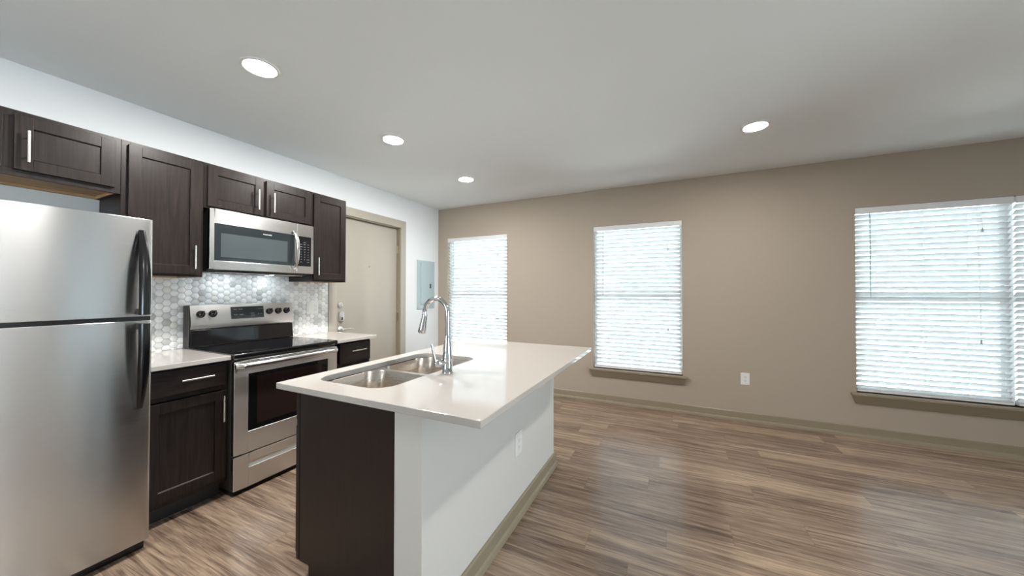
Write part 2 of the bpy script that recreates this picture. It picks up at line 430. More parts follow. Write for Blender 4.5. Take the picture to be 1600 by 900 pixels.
# ---- windows: sash frames, glass, sill and apron
def window(n, x0, x1, z0, z1, mull=None):
    bm = bmesh.new()
    fy0, fy1 = D + 0.095, D + 0.15
    bays = [(x0, x1)] if mull is None else [(x0, mull - 0.012), (mull + 0.012, x1)]
    for (a, b) in bays:
        t = 0.028
        box(bm, a, a + t, fy0, fy1, z0, z1); box(bm, b - t, b, fy0, fy1, z0, z1)
        box(bm, a + t, b - t, fy0, fy1, z0, z0 + t); box(bm, a + t, b - t, fy0, fy1, z1 - t, z1)
        zm = (z0 + z1) / 2 + 0.02
        box(bm, a + t, b - t, fy0, fy1 - 0.01, zm - 0.022, zm + 0.022)
    if mull is not None: box(bm, mull - 0.012, mull + 0.012, fy0 - 0.005, fy1, z0, z1)
    root = struct('window_%d' % n, bm, M['vinyl'], bevel=0.003, label='white sash window %s' % {1: 'beside the breaker panel', 2: 'in the middle of the far wall', 3: 'double unit at the far end'}[n], cat='window')
    bm = bmesh.new()
    for (a, b) in bays:
        box(bm, a + 0.024, b - 0.024, fy0 + 0.025, fy0 + 0.029, z0 + 0.024, z1 - 0.024)
    obj('glass_pane', bm, M['glass'], root)
    # sill board with pointed horns and the apron under it
    sx0, sx1 = x0 - 0.045, x1 + 0.045
    bm = B((sx0, sx1, D - 0.052, D, z0 - 0.022, z0), (x0, x1, D, D + 0.095, z0 - 0.022, z0))
    obj('window_sill', bm, M['trim'], root, bevel=0.004)
    bm = bmesh.new()
    # apron slopes in under the sill (crown-like), mitred returns at both ends
    top, bot, zt, zb = D - 0.045, D - 0.012, z0 - 0.022, z0 - 0.10
    e = 0.028
    P = [(sx0 + 0.006, top, zt), (sx1 - 0.006, top, zt), (sx1 - 0.006 - e, bot, zb), (sx0 + 0.006 + e, bot, zb),
         (sx0 + 0.006, D, zt), (sx1 - 0.006, D, zt), (sx1 - 0.006 - e, D, zb), (sx0 + 0.006 + e, D, zb)]
    v = [bm.verts.new(p) for p in P]
    fs = [bm.faces.new([v[i] for i in q]) for q in ((0, 1, 2, 3), (4, 7, 6, 5), (0, 4, 5, 1), (3, 2, 6, 7), (0, 3, 7, 4), (1, 5, 6, 2))]
    bmesh.ops.recalc_face_normals(bm, faces=fs)
    obj('window_apron', bm, M['trim'], root)
    return root

window(1, *WIN[0]); window(2, *WIN[1]); window(3, *WIN[2], mull=5.742)

# ---- unseen patio door added in the right wall for fill daylight
bm = bmesh.new()
py0, py1, pz0, pz1 = FILL_DOOR
for (a, b) in ((py0, (py0 + py1) / 2 + 0.03), ((py0 + py1) / 2 - 0.03, py1)):
    t = 0.06
    box(bm, XR + 0.03, XR + 0.08, a, a + t, pz0, pz1); box(bm, XR + 0.03, XR + 0.08, b - t, b, pz0, pz1)
    box(bm, XR + 0.03, XR + 0.08, a + t, b - t, pz0, pz0 + t); box(bm, XR + 0.03, XR + 0.08, a + t, b - t, pz1 - t, pz1)
root = struct('fill_door', bm, M['vinyl'], label='unseen glazed door added in the side wall for daylight', cat='door')
obj('glass_pane', B((XR + 0.052, XR + 0.057, py0 + 0.05, py1 - 0.05, pz0 + 0.05, pz1 - 0.05)), M['glass'], root)

# ---- narrow glazed door in the same wall; unseen translucent shade added to dim it
a, b, c, d = SHADE; t = 0.05
bm = B((XR + 0.05, XR + 0.10, a, a + t, c, d), (XR + 0.05, XR + 0.10, b - t, b, c, d), (XR + 0.05, XR + 0.10, a + t, b - t, c, c + t), (XR + 0.05, XR + 0.10, a + t, b - t, d - t, d))
root = struct('door_3', bm, M['vinyl'], label='narrow glazed side door', cat='door')
obj('glass_pane', B((XR + 0.072, XR + 0.077, a + 0.04, b - 0.04, c + 0.04, d - 0.04)), M['glass'], root)
bm = bmesh.new(); box(bm, XR + 0.030, XR + 0.031, a + 0.01, b - 0.01, c + 0.02, d - 0.05); tube(bm, [(XR + 0.03, a + 0.01, d - 0.03), (XR + 0.03, b - 0.01, d - 0.03)], 0.022, 14)
tag(obj('dimming_shade', bm, M['shade']), 'unseen white shade added to dim the narrow side door', 'window shade')

# ---- unseen rear window added behind the camera for fill daylight
bm = bmesh.new(); a, b, c, d = REAR; t = 0.05
for (p, q) in ((a, (a + b) / 2), ((a + b) / 2, b)):
    box(bm, p, p + t, YB - 0.09, YB - 0.04, c, d); box(bm, q - t, q, YB - 0.09, YB - 0.04, c, d)
    box(bm, p + t, q - t, YB - 0.09, YB - 0.04, c, c + t); box(bm, p + t, q - t, YB - 0.09, YB - 0.04, d - t, d)
root = struct('window_4', bm, M['vinyl'], label='unseen window added behind the camera for daylight', cat='window')
obj('glass_pane', B((a + 0.04, b - 0.04, YB - 0.067, YB - 0.062, c + 0.04, d - 0.04)), M['glass'], root)

# ---- entry door
LX = -0.045
root = struct('door_1', B((LX - 0.044, LX, DOOR[0] + 0.022, DOOR[1] - 0.022, 0.008, DOOR[3] - 0.022)), M['doorpaint'], bevel=0.002, label='beige flat entry door', cat='door')
y0, y1, z1 = DOOR[0], DOOR[1], DOOR[3]
obj('door_frame', B((-0.12, 0.0, y0, y0 + 0.018, 0, z1), (-0.12, 0.0, y1 - 0.018, y1, 0, z1), (-0.12, 0.0, y0 + 0.018, y1 - 0.018, z1 - 0.018, z1),
                    (-0.12, LX - 0.046, y0 + 0.018, y0 + 0.03, 0, z1 - 0.018), (-0.12, LX - 0.046, y1 - 0.03, y1 - 0.018, 0, z1 - 0.018), (-0.12, LX - 0.046, y0 + 0.03, y1 - 0.03, z1 - 0.03, z1 - 0.018)), M['trim'], root)
obj('door_casing', B((0.0, 0.018, y0 - 0.088, y0 + 0.006, 0, z1 + 0.088), (0.0, 0.018, y1 - 0.006, y1 + 0.084, 0, z1 + 0.088), (0.0, 0.018, y0 + 0.006, y1 - 0.006, z1 - 0.006, z1 + 0.088)), M['doorpaint'], root, bevel=0.003)
# latch hardware: deadbolt rose with turn piece
bm = bmesh.new(); c = (LX, 2.578, 1.183)
lathe(bm, c, (1, 0, 0), [(0.032, 0.0), (0.032, 0.008), (0.026, 0.016), (0.014, 0.018)])
d = obj('deadbolt', bm, M['satin'], root)
obj('thumb_turn', B((LX + 0.016, LX + 0.032, 2.575, 2.582, 1.165, 1.201)), M['nickel'], d, bevel=0.002)
bm = bmesh.new()
prof = rrect(2.555, 2.617, 1.005, 1.120, 0.029, 6)
loft(bm, [[Vector((LX + t, 2.586 + (p[0] - 2.586) * s, 1.0625 + (p[1] - 1.0625) * s)) for p in prof] for t, s in ((0, 1), (0.018, 1), (0.024, 0.93), (0.025, 0.6))])
k = obj('door_lock', bm, M['satin'], root)
obj('thumb_turn', B((LX + 0.024, LX + 0.038, 2.582, 2.590, 1.022, 1.052)), M['slot'], k, bevel=0.002)
bm = bmesh.new(); c = Vector((LX, 2.585, 0.918))
lathe(bm, c, (1, 0, 0), [(0.033, 0), (0.033, 0.006), (0.026, 0.012), (0.012, 0.014), (0.011, 0.045)])
tube(bm, [c + Vector((0.048, -0.012, 0)), c + Vector((0.05, 0.02, 0)), c + Vector((0.05, 0.08, 0.002)), c + Vector((0.046, 0.135, -0.004))], [0.011, 0.011, 0.009, 0.007], 12)
obj('door_handle', bm, M['satin'], root)
bm = bmesh.new(); lathe(bm, (LX, 2.974, 1.626), (1, 0, 0), [(0.010, 0), (0.010, 0.003), (0.007, 0.005)], 16)
obj('peephole', bm, M['brass'], root)
for hz in (1.88, 1.00, 0.25):
    bm = bmesh.new(); tube(bm, [(LX + 0.006, y1 - 0.021, hz - 0.05), (LX + 0.006, y1 - 0.021, hz + 0.05)], 0.006, 10)
    box(bm, LX + 0.0, LX + 0.034, y1 - 0.0195, y1 - 0.018, hz - 0.05, hz + 0.05)
    obj('hinge', bm, M['brass'], root)

# ---- hexagon tile backsplash
TY0, TY1, TZ0, TZ1 = 0.83, 2.400, 0.914, 1.475
bm = bmesh.new()
box(bm, 0.0005, 0.005, TY0, TY1, TZ0, TZ1, 0)
hh = 0.0460; R_ = hh / math.sqrt(3); rnd = random.Random(11)
def clip_poly(poly, f):
    out = []
    for i in range(len(poly)):
        a, b = poly[i], poly[(i + 1) % len(poly)]
        fa, fb = f(a), f(b)
        if fa >= 0: out.append(a)
        if (fa >= 0) != (fb >= 0):
            t = fa / (fa - fb); out.append((a[0] + (b[0] - a[0]) * t, a[1] + (b[1] - a[1]) * t))
    return out
ci = 0; yc = 1.0705
cols = range(-6, 36)
for ci in cols:
    cy = yc + ci * 1.5 * R_
    for ri in range(-1, 14):
        cz = TZ0 + 0.012 + (ri + (0.5 if ci % 2 else 0)) * hh
        g = 0.0013
        rr = R_ - g
        poly = [(cy + rr * math.cos(math.radians(60 * k)), cz + rr * math.sin(math.radians(60 * k))) for k in range(6)]
        for f in (lambda p: p[0] - TY0, lambda p: TY1 - 0.002 - p[0], lambda p: p[1] - TZ0, lambda p: TZ1 - p[1]):
            poly = clip_poly(poly, f)
            if len(poly) < 3: break
        if len(poly) < 3: continue
        mi = rnd.choices([1, 2, 3, 4, 5, 6], [34, 26, 16, 9, 7, 8])[0]
        my = sum(p[0] for p in poly) / len(poly); mz = sum(p[1] for p in poly) / len(poly)
        r0 = [Vector((0.005, p[0], p[1])) for p in poly]
        r1 = [Vector((0.0072, p[0], p[1])) for p in poly]
        r2 = [Vector((0.0080, my + (p[0] - my) * 0.95, mz + (p[1] - mz) * 0.95)) for p in poly]
        loft(bm, [r0, r1, r2], False, True, True, mi)
struct('wall_backsplash', bm, [M['grout']] + M['tiles'], label='hexagon marble tile backsplash', cat='backsplash', smooth=60)

# ------------------------------------------------------------------ outside world
struct('ground_outside', B((-12, 22, D + 0.4, 30, -3.4, -3.3), (XR + 0.4, 30, -12, 30, -3.41, -3.31)), M['ground'], label='concrete ground outside', cat='ground')
bt = thing('exterior_building', (4, 17, -3.3), 'pale building seen faintly through the middle window blind', 'building')
obj('facade', B((-9, 17, 17.0, 17.4, -3.3, 4.2)), M['facade'], bt)
for zc in (-1.2, 1.35):
    for xc in (-4.6, -2.6, 1.3, 2.6, 4.3, 6.4, 9.6, 12.2):
        fr = obj('facade_window', B((xc - 0.42, xc + 0.42, 16.93, 16.999, zc - 0.75, zc + 0.65)), M['facadewin'], bt)

# ------------------------------------------------------------------ recessed ceiling lights
def downlight(x, y, label, r=0.094, lens='lens'):
    t = thing('recessed_light', (x, y, H), label, 'ceiling light', 'recessed ceiling lights')
    bm = bmesh.new()
    rg = [ring_pts((x, y, H + dz), (0, 0, 1), q, 40) for q, dz in ((r, 0), (r - 0.003, -0.006), (r - 0.016, -0.008), (r - 0.022, -0.003))]
    loft(bm, rg, False, False)
    obj('trim_ring', bm, M['lamptrim'], t)
    bm = bmesh.new()
    loft(bm, [ring_pts((x, y, H + dz), (0, 0, 1), q, 40) for q, dz in ((r - 0.022, -0.003), (r - 0.030, -0.008), (r - 0.045, -0.0105), (0.025, -0.012))], False, True)
    obj('lens', bm, M[lens], t)
downlight(1.165, 1.115, 'round recessed ceiling light above the fridge, largest and nearest of the lit row')
downlight(1.165, 2.115, 'round recessed ceiling light over the range, middle of the row of three')
downlight(1.165, 3.205, 'small round recessed ceiling light nearest the entry door', lens='lensentry')
downlight(3.80, 3.10, 'round recessed ceiling light standing alone over the open living area', lens='lensliving')
downlight(3.80, 1.00, 'round recessed ceiling light over the living area, overhead of the camera', lens='lensliving')
downlight(1.165, 0.08, 'unseen ceiling light added at the near end of the kitchen row, left of the camera', lens='lensentry')  # unseen lamp added to brighten the kitchen aisle
downlight(5.9, 1.00, 'unseen ceiling light added farthest from the kitchen over the living area', lens='lensliving')  # unseen lamp added for more light on the living side

# ------------------------------------------------------------------ cabinets
def shaker(bm, xb, xf, y0, y1, z0, z1, w=0.056, rec=0.009):
    box(bm, xb, xf, y0, y0 + w, z0, z1); box(bm, xb, xf, y1 - w, y1, z0, z1)
    box(bm, xb, xf, y0 + w, y1 - w, z0, z0 + w); box(bm, xb, xf, y0 + w, y1 - w, z1 - w, z1)
    box(bm, xb, xf - rec, y0 + w, y1 - w, z0 + w, z1 - w)
    # small bead around the panel
    s = 0.006
    prism(bm, [(xf - rec, z1 - w), (xf - rec + 0.006, z1 - w), (xf - rec, z1 - w - s)], 'y', y0 + w, y1 - w)
    prism(bm, [(xf - rec, z0 + w), (xf - rec, z0 + w + s), (xf - rec + 0.006, z0 + w)], 'y', y0 + w, y1 - w)

def bar_handle(parent, xf, y, z, length, vertical=True, sign=1):
    bm = bmesh.new(); off = 0.032 * sign; h = length / 2
    d = Vector((0, 0, 1)) if vertical else Vector((0, 1, 0))
    c = Vector((xf + off, y, z))
    tube(bm, [c - d * h, c - d * (h - 0.001), c + d * (h - 0.001), c + d * h], [0.0052, 0.006, 0.006, 0.0052], 14)
    for s in (-1, 1):
        p = c + d * (s * h * 0.62)
        tube(bm, [p, p - Vector((off, 0, 0))], 0.0045, 10)
    return obj('handle', bm, M['nickel'], parent)

def upper(label, y0, y1, z0, z1, doors, group='wall cabinets over the kitchen run'):
    t = thing('wall_cabinet', (0.002, (y0 + y1) / 2, z0), label, 'cabinet', group)
    e = 0.0006
    a, b = y0 + e, y1 - e
    obj('carcass', B((0.002, 0.30, a, a + 0.016, z0, z1), (0.002, 0.30, b - 0.016, b, z0, z1), (0.002, 0.30, a + 0.016, b - 0.016, z1 - 0.016, z1),
                     (0.002, 0.008, a + 0.016, b - 0.016, z0 + 0.03, z1 - 0.016)), M['cab'], t)
    ff = bmesh.new(); w = 0.036
    box(ff, 0.30, 0.320, a, a + w, z0, z1); box(ff, 0.30, 0.320, b - w, b, z0, z1)
    box(ff, 0.30, 0.320, a + w, b - w, z0, z0 + w); box(ff, 0.30, 0.320, a + w, b - w, z1 - w, z1)
    if len(doors) > 1:
        m = (doors[0][1] + doors[1][0]) / 2; box(ff, 0.30, 0.320, m - w, m + w, z0 + w, z1 - w)
    obj('face_frame', ff, M['cab'], t, bevel=0.001)
    obj('underside_panel', B((0.008, 0.30, a + 0.016, b - 0.016, z0 + 0.016, z0 + 0.03), (0.008, 0.026, a + 0.016, b - 0.016, z0, z0 + 0.016), (0.026, 0.30, b - 0.022, b - 0.016, z0 + 0.001, z0 + 0.016)), M['rawwood'], t)
    for (d0, d1, dz0, dz1, hy, hz) in doors:
        bm = bmesh.new(); shaker(bm, 0.3205, 0.340, d0, d1, dz0, dz1)
        d = obj('door', bm, M['cab'], t, bevel=0.0012)
        bar_handle(d, 0.340, hy, hz, 0.157)
    return t

ZT = 2.221
upper('wide dark brown wall cabinet above the refrigerator, two doors', 0.072, 0.831, 1.897, ZT,
      [(0.100, 0.436, 1.928, 2.197, 0.40, 2.042), (0.468, 0.805, 1.928, 2.197, 0.505, 2.042)])
upper('tall dark brown wall cabinet between refrigerator and microwave, handle at lower right', 0.831, 1.221, 1.427, ZT,
      [(0.857, 1.199, 1.443, 2.199, 1.162, 1.556)])
upper('short wide dark brown wall cabinet above the microwave, two doors', 1.221, 1.998, 1.908, ZT,
      [(1.238, 1.590, 1.921, 2.203, 1.545, 2.034), (1.615, 1.985, 1.921, 2.203, 1.657, 2.034)])
upper('narrow tall dark brown wall cabinet beside the entry door, handle at lower left', 1.998, 2.354, 1.420, ZT,
      [(2.012, 2.338, 1.438, 2.203, 2.038, 1.554)])

def base_cab(label, y0, y1, drawer, door, dh, doorh, endpanel=True):
    t = thing('base_cabinet', (0.0, (y0 + y1) / 2, 0), label, 'cabinet', 'base cabinets beside the range')
    obj('carcass', B((0.01, 0.585, y0, y0 + 0.016, 0.10, 0.886), (0.01, 0.585, y1 - 0.016, y1, 0.10, 0.886), (0.01, 0.585, y0 + 0.016, y1 - 0.016, 0.10, 0.116),
                     (0.01, 0.02, y0 + 0.016, y1 - 0.016, 0.116, 0.886)), M['cab'], t)
    w = 0.030
    dz0 = drawer[2]
    obj('face_frame', B((0.585, 0.605, y0, y0 + w, 0.10, 0.886), (0.585, 0.605, y1 - w, y1, 0.10, 0.886), (0.585, 0.605, y0 + w, y1 - w, 0.10, 0.135),
                        (0.585, 0.605, y0 + w, y1 - w, 0.866, 0.886), (0.585, 0.605, y0 + w, y1 - w, dz0 - 0.03, dz0 + 0.006)), M['cab'], t, bevel=0.001)
    obj('toe_kick', B((0.02, 0.535, y0 + 0.004, y1 - 0.004, 0.0, 0.10)), M['kick'], t)
    d = obj('drawer', B((0.6055, 0.625, *drawer)), M['cabh'], t, bevel=0.003)
    bar_handle(d, 0.625, *dh, 0.157, vertical=False)
    bm = bmesh.new(); shaker(bm, 0.6055, 0.625, *door)
    d = obj('door', bm, M['cab'], t, bevel=0.0012)
    bar_handle(d, 0.625, *doorh, 0.165)
    return t
base_cab('dark brown base cabinet between refrigerator and range, drawer over door', 0.834, 1.237, (0.848, 1.222, 0.729, 0.872), (0.848, 1.222, 0.135, 0.693), (1.069, 0.806), (1.200, 0.583))
base_cab('dark brown base cabinet at the far side of the range', 2.002, 2.394, (2.055, 2.386, 0.695, 0.871), (2.055, 2.386, 0.135, 0.66), (2.235, 0.800), (2.085, 0.56))

# countertops beside the range
tag(obj('countertop', B((0.008, 0.650, 0.832, 1.2385, 0.886, 0.914)), M['quartz'], bevel=0.003), 'white countertop piece between refrigerator and range', 'countertop', 'white quartz countertops')
tag(obj('countertop', B((0.008, 0.650, 1.9985, 2.4426, 0.886, 0.914)), M['quartz'], bevel=0.003), 'small white countertop piece between range and entry door', 'countertop', 'white quartz countertops')

# ------------------------------------------------------------------ refrigerator
fr = thing('refrigerator', (0.4, 0.44, 0.0), 'tall stainless top-freezer refrigerator with black handles', 'refrigerator')
FY0, FY1, FX = 0.060, 0.820, 0.800
obj('cabinet_body', B((0.03, 0.715, FY0 + 0.004, FY1 - 0.004, 0.03, 1.685)), M['fridgeside'], fr, bevel=0.006)
def fridge_door(name, z0, z1):
    bm = bmesh.new()
    n = 24; front = []
    # gently crowned front, rounded vertical edges
    r = 0.016
    prof = [(0.725, FY0), (FX - 0.012 - r, FY0)]
    for i in range(6):
        a = math.radians(90 * i / 5); prof.append((FX - 0.012 - r + r * math.sin(a), FY0 + r - r * math.cos(a)))
    for i in range(1, n):
        t = i / n; yy = FY0 + r + (FY1 - FY0 - 2 * r) * t
        prof.append((FX - 0.012 + 0.012 * (1 - (2 * t - 1) ** 2), yy))
    for i in range(6):
        a = math.radians(90 * i / 5); prof.append((FX - 0.012 - r + r * math.cos(a), FY1 - r + r * math.sin(a)))
    prof.append((0.725, FY1))
    prism(bm, prof, 'z', z0, z1)
    return obj(name, bm, M['fridgesteel'], fr, bevel=0.004, smooth=28)
fz = fridge_door('freezer_door', 1.200, 1.700)
fd = fridge_door('fridge_door', 0.056, 1.180)
obj('door_gasket', B((0.715, 0.725, FY0 + 0.01, FY1 - 0.01, 0.06, 1.69), (0.725, 0.776, FY0 + 0.012, FY1 - 0.006, 1.1805, 1.1995)), M['black'], fr)
obj('toe_grille', B((0.10, 0.752, FY0 + 0.01, FY1 - 0.010, 0.0, 0.052)), M['black'], fr, bevel=0.006)
def fridge_handle(parent, za, zb):
    """Bowed black strap; za is the thin end, zb the end at the gap between the doors."""
    bm = bmesh.new(); rings = []; n = 22
    for i in range(n + 1):
        t = i / n
        z = za + (zb - za) * t
        off = 0.006 + 0.058 * (1 - (1 - min(1, t * 1.02)) ** 2.3)
        yc_ = 0.771 - 0.005 * t
        w_ = 0.012 + 0.010 * min(1, t * 2.2)
        th = 0.012 + 0.003 * t
        base = FX - 0.010
        xo = base + off
        rings.append([Vector((xo + dx, yc_ + dy, z)) for dx, dy in ((0.004, -w_), (0.0, -w_ * 0.6), (-th, -w_ * 0.55), (-th, w_ * 0.55), (0.0, w_ * 0.8), (0.004, w_), (0.008, w_ * 0.7), (0.010, 0), (0.008, -w_ * 0.7))])
    loft(bm, rings)
    s = 1 if zb > za else -1
    # mounts into the door skin
    box(bm, FX - 0.012, FX + 0.046, 0.757, 0.778, min(zb, zb - s * 0.03), max(zb, zb - s * 0.03), 1)
    box(bm, FX - 0.012, FX + 0.004, 0.764, 0.779, min(za, za + s * 0.025), max(za, za + s * 0.025))
    return obj('handle', bm, [M['black'], M['blackmatt']], parent, smooth=50)
fridge_handle(fz, 1.640, 1.212); fridge_handle(fd, 0.738, 1.168)
obj('hinge_cover', B((0.66, 0.76, FY0 + 0.01, FY0 + 0.07, 1.7005, 1.715)), M['black'], fr, bevel=0.004)

# ------------------------------------------------------------------ electric range
ra = thing('range', (0.35, 1.619, 0.0), 'freestanding stainless electric range with black glass cooktop', 'range')
RY0, RY1 = 1.241, 1.995
obj('body', B((0.03, 0.640, RY0 + 0.002, RY1 - 0.002, 0.035, 0.895)), M['sidegrey'], ra)
bm = bmesh.new()
prism(bm, [(0.085, 0.895), (0.648, 0.895), (0.648, 0.884), (0.672, 0.884), (0.678, 0.892), (0.678, 0.912), (0.672, 0.920), (0.085, 0.920)], 'y', RY0, RY1)
ct = obj('cooktop', bm, M['blackglass'], ra, bevel=0.002)
for (bx, by, br) in ((0.50, 1.43, 0.115), (0.50, 1.82, 0.095), (0.24, 1.43, 0.080), (0.24, 1.82, 0.105)):
    bm = bmesh.new()
    for q in (br, br * 0.62):
        loft(bm, [ring_pts((bx, by, 0.9202), (0, 0, 1), q, 48), ring_pts((bx, by, 0.9204), (0, 0, 1), q - 0.003, 48)], False, False)
    obj('burner_ring', bm, M['burner'], ct)
# oven door with window
dx0, dx1 = 0.640, 0.673
wy0, wy1, wz0, wz1 = 1.327, 1.909, 0.398, 0.780
bm = B((dx0, dx1, RY0 + 0.003, wy0, 0.262, 0.868), (dx0, dx1, wy1, RY1 - 0.003, 0.262, 0.868), (dx0, dx1, wy0, wy1, 0.262, wz0), (dx0, dx1, wy0, wy1, wz1, 0.868))
bmesh.ops.remove_doubles(bm, verts=bm.verts, dist=1e-5)
od = obj('oven_door', bm, M['steel'], ra, bevel=0.003)
gl = obj('oven_window', B((dx0 + 0.012, dx1 - 0.003, wy0, wy1, wz0, wz1)), M['blackglass'], od)
obj('window_glass', B((dx1 - 0.003, dx1 - 0.0024, wy0 + 0.055, wy1 - 0.05, wz0 + 0.035, wz1 - 0.028)), M['ovenglass'], gl)
# full-width bowed handle
bm = bmesh.new(); rings = []
ya, yb = RY0 + 0.006, RY1 - 0.006
for i in range(25):
    t = i / 24; yy = ya + (yb - ya) * t
    e = min(t, 1 - t); k = min(1, e / 0.05); out = 0.030 * math.sin(k * PI / 2) + 0.004 * math.sin(PI * t)
    xo = dx1 + 0.006 + out
    rings.append([Vector((xo + a, yy, 0.843 + b)) for a, b in ((-0.012, 0.018), (0.002, 0.017), (0.010, 0.008), (0.012, -0.004), (0.008, -0.016), (-0.002, -0.020), (-0.012, -0.018))])
loft(bm, rings)
for yy in (ya, yb - 0.03): box(bm, dx1 - 0.001, dx1 + 0.010, yy, yy + 0.03, 0.828, 0.858)
obj('handle', bm, M['steelsmooth'], od, smooth=45)
bm = bmesh.new()
for k in range(5):
    a = ya + 0.03 + k * 0.145
    box(bm, dx1 - 0.004, dx1 + 0.0006, a, a + 0.115, 0.8635, 0.8665)
obj('vent_slots', bm, M['blackmatt'], od)
# storage drawer with pocket pull
hy0, hy1, hz0, hz1 = 1.333, 1.900, 0.158, 0.192
bm = B((dx0, dx1, RY0 + 0.003, hy0, 0.034, 0.248), (dx0, dx1, hy1, RY1 - 0.003, 0.034, 0.248), (dx0, dx1, hy0, hy1, 0.034, hz0), (dx0, dx1, hy0, hy1, hz1, 0.248), (dx0, dx0 + 0.006, hy0, hy1, hz0, hz1))
bmesh.ops.remove_doubles(bm, verts=bm.verts, dist=1e-5)
dr = obj('storage_drawer', bm, M['steel'], ra, bevel=0.003)
bm = bmesh.new(); prism(bm, [(dx0 + 0.006, hz0), (dx1 - 0.002, hz0), (dx0 + 0.012, hz1 - 0.004), (dx0 + 0.006, hz1)], 'y', hy0 + 0.001, hy1 - 0.001)
obj('drawer_pull', bm, M['steelsmooth'], dr)
obj('base_frame', B((0.05, 0.645, RY0 + 0.012, RY1 - 0.012, 0.0, 0.034)), M['blackmatt'], ra)
# backguard
bm = bmesh.new()
prism(bm, [(0.010, 0.905), (0.060, 0.905), (0.060, 1.045), (0.080, 1.052), (0.094, 1.085), (0.070, 1.226), (0.062, 1.230), (0.010, 1.230)], 'y', RY0 + 0.012, RY1 - 0.004)
bg_ = obj('backguard', bm, M['steel'], ra, bevel=0.002)
obj('backguard_end', B((0.008, 0.075, RY0 - 0.001, RY0 + 0.0115, 0.921, 1.226)), M['sidegrey'], bg_, bevel=0.004)
bm = bmesh.new(); prism(bm, [(0.0605, 0.9215), (0.092, 0.9215), (0.088, 0.940), (0.076, 1.044), (0.0605, 1.044)], 'y', RY0 + 0.012, RY1 - 0.004)
obj('splash_panel', bm, M['blackglass'], bg_, bevel=0.003)
pn = Vector((0.141, 0, 0.024)).normalized(); pu = Vector((-0.024, 0, 0.141)).normalized()   # slanted control face: normal and up
def face_pt(y, z, out=0.0):
    t = (z - 1.085) / 0.141
    return Vector((0.094 - 0.024 * t, y, z)) + pn * out
def face_plate(bm, y0, y1, z0, z1, o0, o1):
    A = [face_pt(*q, o0) for q in ((y0, z0), (y1, z0), (y1, z1), (y0, z1))]; Bv = [face_pt(*q, o1) for q in ((y0, z0), (y1, z0), (y1, z1), (y0, z1))]
    loft(bm, [A, Bv])
bm = bmesh.new(); face_plate(bm, 1.503, 1.742, 1.112, 1.207, -0.001, 0.0015)
dp = obj('display', bm, M['display'], bg_)
bm = bmesh.new()
tiny = [('BAKE', 1.535, 1.186), ('BROIL', 1.572, 1.186), ('STOP', 1.535, 1.143), ('START', 1.575, 1.143), ('TIMER', 1.655, 1.150), ('CLOCK', 1.66, 1.133),
        ('+', 1.692, 1.186), ('HI', 1.700, 1.143), ('LO', 1.722, 1.143), ('ON', 1.708, 1.186), ('OFF', 1.728, 1.186)]
for s, yy, zz in tiny:
    merge(bm, text_bm(s, 0.010, face_pt(yy, zz, 0.0018), (0, 1, 0), pu))
obj('display_lettering', bm, M['greyprint'], dp)
for yy in (1.312, 1.386, 1.786, 1.859, 1.930):
    bm = bmesh.new(); c = face_pt(yy, 1.160)
    lathe(bm, c, pn, [(0.0265, 0.0), (0.0265, 0.004), (0.023, 0.007), (0.020, 0.024), (0.017, 0.026)], 24)
    k = obj('knob', bm, M['black'], bg_)
    a = math.radians(25); ud = pu * math.cos(a) + Vector((0, 1, 0)) * math.sin(a); sd = pn.cross(ud)
    bm = bmesh.new(); rr = []
    for o_, ww in ((0.018, 0.006), (0.036, 0.0045)):
        cc = c + pn * o_
        rr.append([cc + ud * p + sd * q for p, q in ((0.023, -ww), (0.023, ww), (-0.021, ww), (-0.021, -ww))])
    loft(bm, rr)
    obj('grip', bm, M['black'], k, bevel=0.002)
obj('brand_lettering', text_bm('FRIGIDAIRE', 0.013, face_pt(1.62, 1.096, 0.0006), (0, 1, 0), pu), M['greyprint'], bg_)

# ------------------------------------------------------------------ over-range microwave
mw = thing('microwave', (0.15, 1.62, 1.47), 'stainless over-the-range microwave mounted under the short cabinet', 'microwave')
MY0, MY1, MZ0, MZ1, MX = 1.243, 1.9965, 1.485, 1.906, 0.355
bm = bmesh.new()
prism(bm, [(0.010, 1.478), (0.30, 1.470), (0.326, 1.480), (0.326, MZ1 - 0.002), (0.010, MZ1 - 0.002)], 'y', MY0 + 0.004, MY1 - 0.004)
obj('body', bm, M['blackmatt'], mw)
split = 1.846
gy0, gy1, gz0, gz1 = 1.270, 1.832, 1.546, 1.805
bm = B((0.326, MX, MY0, gy0, MZ0, MZ1), (0.326, MX, gy1, split - 0.001, MZ0, MZ1), (0.326, MX, gy0, gy1, MZ0, gz0), (0.326, MX, gy0, gy1, gz1, MZ1))
bmesh.ops.remove_doubles(bm, verts=bm.verts, dist=1e-5)
md_ = obj('door', bm, M['steelsmooth'], mw, bevel=0.003)
g = obj('door_glass', B((0.335, MX - 0.001, gy0, gy1, gz0, gz1)), M['mwframe'], md_)
obj('window_mesh', B((MX - 0.001, MX - 0.0004, 1.309, 1.770, 1.573, 1.742)), M['mwglass'], g)
obj('brand_lettering', text_bm('FRIGIDAIRE', 0.0125, (MX - 0.0003, 1.615, 1.774), (0, 1, 0), (0, 0, 1)), M['print'], g)
